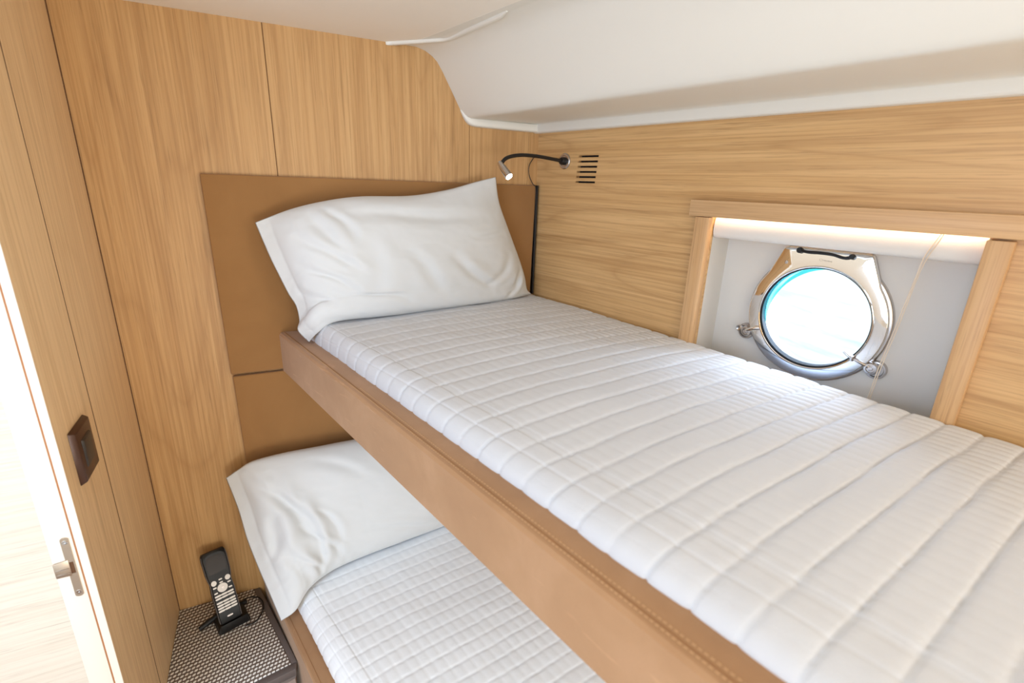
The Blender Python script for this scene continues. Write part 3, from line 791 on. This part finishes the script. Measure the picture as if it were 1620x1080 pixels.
# ------------------------------------------------------------------ strike plate on the door frame
sp = thing('strike_plate', 'brushed nickel latch strike plate screwed to the pale door frame', 'strike plate', (-.302, YJ, .995))
def plate():
    x0, x1, z0, z1 = -.3062, -.2966, .9405, 1.0475; y0, y1 = YJ, YJ-.0014
    bm = bmesh.new(); pts = []
    r = (x1-x0)/2; cx = (x0+x1)/2
    for k in range(13): a = pi*k/12; pts.append((cx+r*cos(a), z1-r+r*sin(a)*.7))
    for k in range(13): a = pi+pi*k/12; pts.append((cx+r*cos(a), z0+r+r*sin(a)*.7))
    hole = [(-.3018, .985), (-.2976, .985), (-.2976, 1.003), (-.3018, 1.003)]
    # build as strips: upper plate, lower plate, right bridge, left bridge
    def prism(P):
        a = [bm.verts.new((x, y0, z)) for x, z in P]; b = [bm.verts.new((x, y1, z)) for x, z in P]
        bm.faces.new(a); bm.faces.new(b)
        for i in range(len(P)): j = (i+1) % len(P); bm.faces.new([a[i], a[j], b[j], b[i]])
    prism([(x1,1.004)]+pts[:13]+[(x0,1.004)]); prism([(x0,.984)]+pts[13:]+[(x1,.984)])
    prism([(-.2980,.984),(x1,.984),(x1,1.004),(-.2980,1.004)]); prism([(x0,.984),(-.3030,.984),(-.3030,1.004),(x0,1.004)])
    o = frombm('plate', bm, 'steel'); adopt(o, sp)
plate()
box('bolt_pocket', -.3030, -.2980, YJ-.0002, YJ-.0006, .984, 1.004, 'groove', 0, sp)
lip = hexa('strike_lip', [(-.3205, YJ-.0004, .9805), (-.3030, YJ-.0004, .9805), (-.3030, YJ-.0018, .9805), (-.3205, YJ-.0040, .9825),
                    (-.3205, YJ-.0004, 1.0065), (-.3030, YJ-.0004, 1.0085), (-.3030, YJ-.0018, 1.0085), (-.3205, YJ-.0040, 1.0065)], 'steel', .0008, sp)
for zz in (.9865, .9945): box('lip_ridge', -.3195, -.3035, YJ-.0034, YJ-.0040, zz, zz+.0008, 'screw', 0, sp)
for zz in (.9500, 1.0380):
    lathe('screw', (-.3014, YJ-.0013, zz), (0,-1,0), [(0,0),(.0036,0),(.0030,.0007),(.0011,.0007),(.0006,.0002),(0,.0002)], 'screw', sp, 20)

# ------------------------------------------------------------------ woven-topped ledge
TZ = .5239
tb = thing('bedside_ledge', 'low ledge with checkered woven top and grey edging, in the corner below the handset', 'ledge', (-.19, -.15, 0))
A_, B_, C_, D_ = (-.2800, -.0005), (-.1030, -.0005), (-.0300, -.2720), (-.1190, -.2870)
E_ = (-.2800, -.3100)
def poly(name, P, z0, z1, mat, bevel=0):
    bm = bmesh.new(); a = [bm.verts.new((x, y, z0)) for x, y in P]; b = [bm.verts.new((x, y, z1)) for x, y in P]
    bm.faces.new(a); bm.faces.new(b)
    for i in range(len(P)): j = (i+1) % len(P); bm.faces.new([a[i], a[j], b[j], b[i]])
    bmesh.ops.recalc_face_normals(bm, faces=bm.faces)
    if bevel: bmesh.ops.bevel(bm, geom=list(bm.edges), offset=bevel, segments=2, profile=.5, affect='EDGES')
    o = frombm(name, bm, mat); autosmooth(o, 40); adopt(o, tb); return o
poly('woven_top', [(-.2802,-.0010), (-.1180,-.0010), (-.0440,-.2660), (-.1210,-.2790), (-.2802,-.3010)], TZ-.012, TZ, 'woven', .001)
poly('edge_strip', [(-.1176,-.0008), (-.1030,-.0008), (-.0310,-.2665), (-.0436,-.2660)], TZ-.020, TZ-.0015, 'greytrim', .001)
poly('edge_strip', [(-.0436,-.2666), (-.0310,-.2670), (-.0345,-.2830), (-.1215,-.2970), (-.2802,-.3190), (-.2802,-.3016), (-.1210,-.2796)], TZ-.020, TZ-.0015, 'greytrim', .001)
poly('ledge_body', [(-.2800,-.0010), (-.1060,-.0010), (-.0375,-.2690), (-.1215,-.2830), (-.2800,-.3060)], 0, TZ-.0205, 'greyface')
poly('front_panel', [(-.0360,-.2835), (-.0380,-.2900), (-.1215,-.3040), (-.2800,-.3260), (-.2800,-.3075), (-.1215,-.2850), (-.0400,-.2700)], .0, TZ-.021, 'greyface')

# ------------------------------------------------------------------ handset leaning on its cradle
B0 = Vector((-.164, -.100, TZ+.016)); T0 = Vector((-.188, -.030, .692))
az = (T0-B0).normalized(); ax_ = Vector((1, .30, 0)); ax_ = (ax_ - az*ax_.dot(az)).normalized(); an = az.cross(ax_).normalized()
if an.y > 0: an = -an                       # front face normal, towards the camera
HL = (T0-B0).length
hs = thing('cordless_handset', 'black cordless handset with silver keys leaning on the wall, on the woven ledge', 'phone', B0)
def hpnt(x, t, n): return B0 + ax_*x + az*t*HL + an*n
def handset():
    rows = [(.0,.0215,.010,-.012), (.02,.0235,.0125,-.014), (.15,.0240,.013,-.015), (.45,.0240,.0125,-.014), (.56,.0225,.0115,-.013), (.62,.0245,.0115,-.012), (.70,.0262,.0110,-.011), (.90,.0270,.0105,-.010), (.97,.0262,.0095,-.009), (1.0,.0235,.0075,-.007)]
    bm = bmesh.new(); R = []
    for (t, w, nf, nb) in rows:
        P = [(-w, nb*.4), (-w*.96, nf*.75), (-w*.86, nf), (w*.86, nf), (w*.96, nf*.75), (w, nb*.4), (w*.8, nb), (-w*.8, nb)]
        R.append([bm.verts.new(hpnt(x, t, n)) for x, n in P])
    for A, B in zip(R, R[1:]):
        for k in range(8): q = (k+1) % 8; bm.faces.new([A[k], A[q], B[q], B[k]])
    bm.faces.new(R[0]); bm.faces.new(R[-1]); o = frombm('handset_body', bm, 'black'); autosmooth(o, 40); adopt(o, hs)
    for sgn in (-1, 1):
        pts = [hpnt(sgn*w*.965, t, nf*.80) for (t, w, nf, nb) in rows[1:-1]]
        tube('side_trim', pts, .0009, 'greytrim', hs, 6)
handset()
def pill(name, x, t, w, h, mat, n0=.0122, round_=False, th=.0014):
    bm = bmesh.new(); a = []; b = []
    n = 20
    for k in range(n):
        c, s = cos(2*pi*k/n), sin(2*pi*k/n); e = .55 if not round_ else 1
        xx = math.copysign(abs(c)**e, c)*w/2; zz = math.copysign(abs(s)**e, s)*h/2
        base = B0 + ax_*(x+xx) + az*(t*HL+zz); a.append(bm.verts.new(base + an*n0)); b.append(bm.verts.new(base*1 + an*(n0+th) ))
    bm.faces.new(a); bm.faces.new(b)
    for k in range(n): q = (k+1) % n; bm.faces.new([a[k], a[q], b[q], b[k]])
    o = frombm(name, bm, mat); autosmooth(o, 40); adopt(o, hs); return o
pill('screen', 0, .805, .040, .048, 'screen', .0098, th=.0012)
pill('screen_bezel', 0, .80, .046, .060, 'black', .0092, th=.0012)
pill('button', -.0145, .580, .0112, .0122, 'silver', round_=True)
pill('button', .0150, .590, .0112, .0122, 'silver', round_=True)
pill('navigation_pad', 0, .485, .0215, .0205, 'silver', round_=True, th=.002)
pill('button', 0, .485, .0050, .0050, 'chrome_dark', n0=.0142, round_=True, th=.0006)
for (x, t) in ((0,.603),(0,.560),(-.0150,.515),(.0155,.525),(-.0155,.440),(.0155,.450)): pill('button', x, t, .0075, .0034, 'silver', n0=.0125)
for t in (.395,.357,.300,.262,.224,.186): 
    for x in (-.0132, 0, .0132): pill('button', x, t, .0132, .0042, 'silver', n0=.0127)
pill('brand_plate', 0, .085, .012, .0035, 'chrome_dark', n0=.0128, th=.0004)
# cradle: wedge base, rear prop and two feet
cr = thing('charging_cradle', 'black charging cradle holding the handset on the woven ledge', 'cradle', (-.165, -.08, TZ))
ex = Vector((ax_.x, ax_.y, 0)).normalized(); ey = Vector((-ex.y, ex.x, 0))     # ey away from the camera
def cp(x, y, z): return Vector((-.163, -.092, TZ)) + ex*x + ey*y + Vector((0,0,z))
def cbox(name, x0, x1, y0, y1, z0, z1, tx=.004, ty=.004, bev=.0015):
    return hexa(name, [cp(x0,y0,z0),cp(x1,y0,z0),cp(x1,y1,z0),cp(x0,y1,z0),cp(x0+tx,y0+ty,z1),cp(x1-tx,y0+ty,z1),cp(x1-tx,y1-ty,z1),cp(x0+tx,y1-ty,z1)], 'black', bev, cr)
cbox('cradle_base', -.034, .036, -.022, .040, .0003, .0135)
hexa('front_lip', [cp(-.030,-.024,.0005),cp(.032,-.024,.0005),cp(.032,-.012,.0005),cp(-.030,-.012,.0005),cp(-.028,-.024,.024),cp(.030,-.024,.024),cp(.030,-.018,.020),cp(-.028,-.018,.020)], 'black', .0015, cr)
cbox('rear_support', -.020, .022, .032, .058, .0135, .055, .004, .006)
tube('foot', [cp(-.024,.030,.012), cp(-.046,.026,.009), cp(-.064,.022,.006)], .0065, 'black', cr, 8, taper=[1,1,.8])
tube('foot', [cp(.022,.032,.012), cp(.042,.034,.008)], .0055, 'black', cr, 8)
pc = tube('power_cable', spline([cp(.030,.034,.010), cp(.044,.040,.012), cp(.060,.042,.0035), cp(.070,.034,.0020), cp(.073,.014,.0018), cp(.066,-.012,.0018), cp(.052,-.030,.0018), cp(.036,-.038,.0018), cp(.020,-.034,.0018)], 60), .0016, 'black', None, 8)
tag(pc, 'thin black cable looping over the woven ledge right of the handset', 'cable')
# small brown knob high on the left wall
kn = lathe('wall_knob', (XL, -.182, 1.781), (1,0,0), [(0,0),(.0055,0),(.0060,.004),(.0048,.009),(0,.010)], 'bronze'); tag(kn, 'small dark brown knob at the top of the left oak wall', 'knob')

# ------------------------------------------------------------------ sea outside the hull
sea_o = pd('sea', [HF(12,-.35,.80), HF(30,-40,.80), HF(-30,-40,.80), HF(-8,-.35,.80)], [(0,1,2,3)], 'sea'); kind(sea_o, 'stuff'); tag(sea_o, 'bright rippled sea water seen through the round porthole', 'sea')

def area(name, loc, target, sx, sy, power, col=(1,1,1), spread=None):
    L = bpy.data.lights.new(name, 'AREA'); L.shape = 'RECTANGLE'; L.size = sx; L.size_y = sy; L.energy = power; L.color = col
    if spread: L.spread = radians(spread)
    o = bpy.data.objects.new(name, L); COL.objects.link(o); o.location = loc
    d = (Vector(target)-Vector(loc)); o.rotation_euler = d.to_track_quat('-Z', 'Y').to_euler(); return o
area('daylight_companionway', (-1.12,-1.45,1.45), (.25,-.30,1.0), .7, .8, 10.6, (.72,.98,1.42))
area('cabin_fill', (.08,-2.08,1.10), (.05,0,1.1), .7, 1.6, 8.8, (1,1.02,.88))  # added soft fill from behind the camera; the rear wall is closed
area('cabin_fill_high', (.95,-2.05,1.30), (-.1,-.1,1.2), .4, .4, 4.0, (.97,1.03,.97))  # second fill added behind the camera on the right, aimed at the head end
area('rear_fill', (1.0,-1.80,1.45), (-.28,-.55,1.15), .3, .3, 1.9, (1.1,.97,.85))  # added fill brightening the left wall; the hull has no opening there
area('lower_bunk_fill', (.20,-2.05,.85), (.3,-.4,.62), .5, .4, 7.0, (.93,1,1.06))  # low fill added to brighten the lower bunk
area('porthole_daylight', HF(.702,-.13,1.36), HF(.70,.5,1.26), .16, .16, 1.8, (.74,.92,1.25))

w = bpy.data.worlds.new('World'); C.world = w; w.use_nodes = True
bg = w.node_tree.nodes['Background']; bg.inputs[0].default_value = (.86,.95,1,1); bg.inputs[1].default_value = 1.6

# ------------------------------------------------------------------ camera
cam = bpy.data.cameras.new('Camera'); co = bpy.data.objects.new('Camera', cam); COL.objects.link(co); C.camera = co
cam.sensor_width = 36; cam.lens = 17.1783; cam.clip_start = .02; cam.dof.use_dof = True; cam.dof.focus_distance = .98; cam.dof.aperture_fstop = 3.8
y_, p_, r_ = radians(27.1721), radians(-17.7081), radians(2.0208)
f = Vector((sin(y_)*cos(p_), cos(y_)*cos(p_), sin(p_))); rt = Vector((cos(y_), -sin(y_), 0)); up = rt.cross(f)
r2 = rt*cos(r_)+up*sin(r_); u2 = -rt*sin(r_)+up*cos(r_)
m = Matrix((r2, u2, -f)).transposed().to_4x4(); m.translation = Vector((0,-1.2,1.55)); co.matrix_world = m

vs_ = C.view_settings; vs_.view_transform = 'Standard'; vs_.look = 'None'; vs_.exposure = 0.0; vs_.gamma = 1; vs_.use_curve_mapping = False
